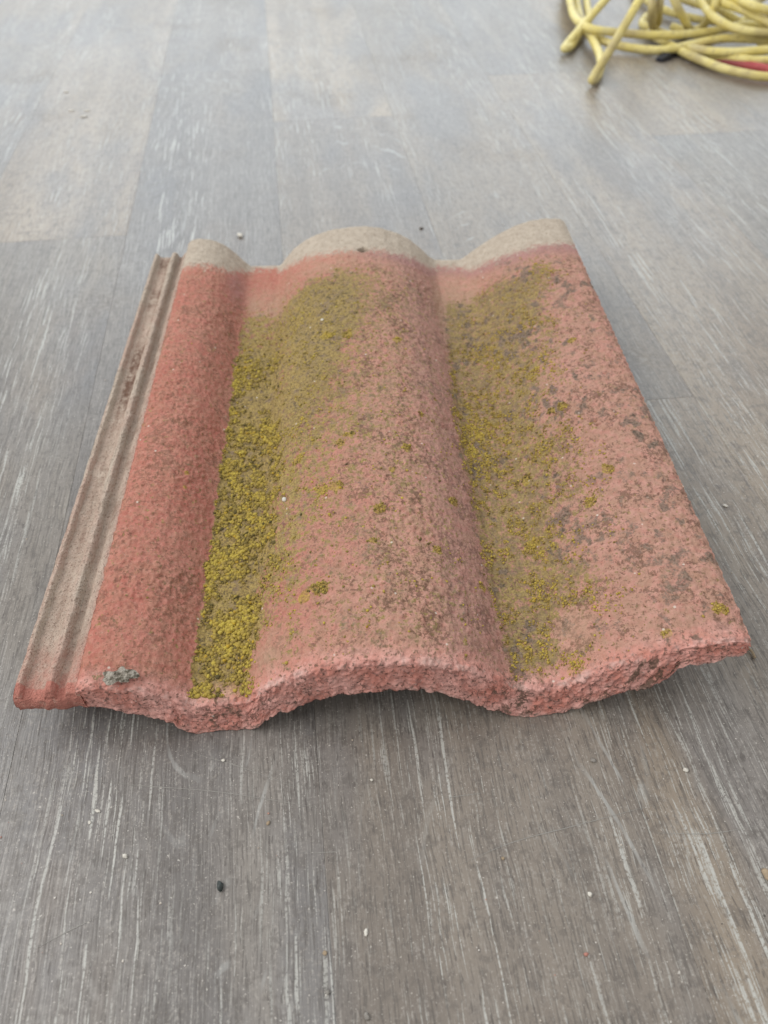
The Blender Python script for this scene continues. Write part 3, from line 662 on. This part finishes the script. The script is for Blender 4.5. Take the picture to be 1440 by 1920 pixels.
# ------------------------------------------------------------------ crumbs and dust on the floor
def flat_mat(name, c, rough=0.85):
    m = NT(name, rough, 0.3); n = m.noise(m.oco(), 700, 3, 0.6)
    m.color(m.mix(m.ramp(n, 0.3, 0.7), tuple(v*0.72 for v in c), c)); return m.m
MW = flat_mat('white_plaster_crumb', (0.74, 0.71, 0.64)); MD = flat_mat('dark_green_grey_stone', (0.055, 0.066, 0.064), 0.35)
MG = flat_mat('grey_grit', (0.30, 0.28, 0.255)); MTn = flat_mat('tan_grit', (0.40, 0.31, 0.21)); MP = flat_mat('pink_grit', (0.52, 0.24, 0.19)); MB = flat_mat('brown_grit', (0.10, 0.08, 0.06))
debris = [
    (412, 1661, 0.0026, MD, 'pebble', 'dark green grey pebble on the floor in front of the tile', 'pebble', (0.62, 1.0), 0.55),
    (235, 1605, 0.0015, MW, 'crumb', 'rounded white plaster crumb on the floor left of the dark pebble', 'crumb', (1, .8), .6),
    (183, 1520, 0.0017, MW, 'plaster_flake', 'flat white plaster flake on the striped plank below the left front corner', 'flake', (1.2, .55), .22),
    (168, 1542, 0.0010, MW, 'plaster_flake', 'tiny white flake just below the flat plaster flake', 'flake', (.8, 1.), .3),
    (450, 441, 0.0042, MW, 'crumb', 'white crumb on the floor behind the left trough of the tile', 'crumb', (1.0, .8), .4),
    (790, 428, 0.0022, MB, 'crumb', 'dark brown crumb on the floor behind the middle roll', 'crumb', (1.1, .7), .4),
    (157, 218, 0.0044, MW, 'crumb', 'lower right of three white crumbs on the far left floor', 'crumb', (1.2, .8), .16),
    (163, 207, 0.0036, MW, 'crumb', 'upper right of three white crumbs on the far left floor', 'crumb', (1.2, .7), .16),
    (134, 207, 0.0038, MW, 'crumb', 'leftmost of three white crumbs on the far left floor', 'crumb', (1.3, .7), .16),
    (124, 172, 0.0036, MW, 'crumb', 'single white crumb beyond the three crumbs on the far left floor', 'crumb', (1.3, .7), .16),
    (686, 1749, 0.0014, MW, 'plaster_flake', 'curled off white flake on the floor near the middle seam', 'flake', (.7, 1.3), .4),
    (688, 1906, 0.0018, MG, 'pebble', 'pale grey pebble at the very bottom of the floor', 'pebble', (.75, 1.), .6),
    (614, 1860, 0.0013, MG, 'pebble', 'small dull grey stone just above the pale bottom pebble', 'pebble', (1, .8), .6),
    (609, 1787, 0.0012, MTn, 'crumb', 'tan sand crumb right of the seam near the bottom', 'crumb', (1, .9), .6),
    (419, 1425, 0.0011, MW, 'crumb', 'small white crumb on the floor below the left trough', 'crumb', (1, .8), .5),
    (503, 1543, 0.0011, MTn, 'crumb', 'tan crumb on the floor above the dark pebble', 'crumb', (1, .9), .5),
    (697, 1462, 0.0010, MW, 'crumb', 'white crumb on the floor below the middle arch', 'crumb', (1, .8), .6),
    (1112, 1425, 0.0016, MG, 'pebble', 'grey stone on the floor below the right roll', 'pebble', (1.1, .8), .6),
    (1286, 1444, 0.0015, MW, 'crumb', 'white plaster crumb in the chalky smear on the right', 'crumb', (1.1, .8), .5),
    (1106, 1677, 0.0013, MW, 'crumb', 'white crumb on the bare brownish plank at lower right', 'crumb', (1, .9), .6),
    (1099, 1789, 0.0012, MP, 'tile_chip', 'tiny pink tile chip on the floor at lower right', 'chip', (1.2, .7), .5),
    (943, 1609, 0.0010, MTn, 'crumb', 'tan crumb on the floor between the two long scratches', 'crumb', (1, .9), .6),
    (1438, 1640, 0.0030, MTn, 'pebble', 'tan pebble cut by the right edge of the picture', 'pebble', (.8, 1.2), .5),
    (1360, 948, 0.0016, MW, 'crumb', 'white crumb on the floor right of the tile', 'crumb', (1, .8), .5),
]
for i, d in enumerate([d for d in debris if d]):
    u, v, r, mat, nm, lab, cat, st, flt = d
    o = obj(nm, blob_mesh(nm, r*0.8, 100+i, flt, 2, 0.62, st), mat)
    o.location = floor_point(u, v, r*flt*0.8); o.rotation_euler = (0, 0, random.uniform(-.4, .4))
    tag(o, lab, cat)
for (u, v, r, lab) in ((533, 938, 0.0016, 'oval white crumb lying on the lichen of the left trough'), (604, 602, 0.0015, 'small white crumb on the far part of the middle roll')):
    x, y, z = tile_local(u, v)
    o = obj('crumb', blob_mesh('crumb', r, int(u), .6, 2, .25, (.8, 1.)), MW)
    o.location = M_TILE @ Vector((x, y, z+0.0008)); tag(o, lab, 'crumb')
# straw sliver at the right front corner
a, b = floor_point(1396, 1212, .001), floor_point(1416, 1234, .001)
me = tube_mesh('wood_sliver', catmull([a, (a+b)/2+Vector((.0008, .0004, .0006)), b], 6), 0.0008, 6)
tag(obj('wood_sliver', me, MTn), 'thin tan wood sliver on the floor at the right front corner of the tile', 'sliver')
# fine dust and grit nobody could count
ND = 2600
V = []; F = []; tone = []
u = rng.random(ND); xs_ = rng.uniform(-.75, .75, ND); ys_ = 0.03+1.3*rng.random(ND)**1.7
kx = vn(xs_*9, ys_*9, 2)
for i in range(ND):
    if kx[i] < rng.uniform(-1.0, 0.5): continue
    p = M_TILE.inverted() @ Vector((xs_[i], ys_[i], 0))
    if -0.004 < p.x < X1+.004 and -0.004 < p.y < L+.004: continue
    r = 0.00016+0.00050*rng.random()**3.5
    b = len(V); q = ICO*rng.uniform(.6, 1.3, (12, 1))*np.array([1, 1, .6])*r+np.array([xs_[i], ys_[i], r*.4])
    V += [tuple(k) for k in q]; F += [tuple(int(k)+b for k in f) for f in ICF]
    c = random.choice([(.62, .58, .52), (.55, .50, .44), (.42, .36, .29), (.68, .65, .60), (.10, .09, .08), (.46, .26, .21)])
    tone += [c+(1,)]*12
me = bpy.data.meshes.new('floor_dust'); me.from_pydata(V, [], F); add_col(me, 'tone', np.array(tone))
md = NT('dust_grit', 0.95, 0.2); md.color(md.attr('tone').outputs['Color'])
tag(obj('floor_dust', me, md.m), 'fine pale dust and grit sprinkled over the floor', 'dust', kind='stuff')
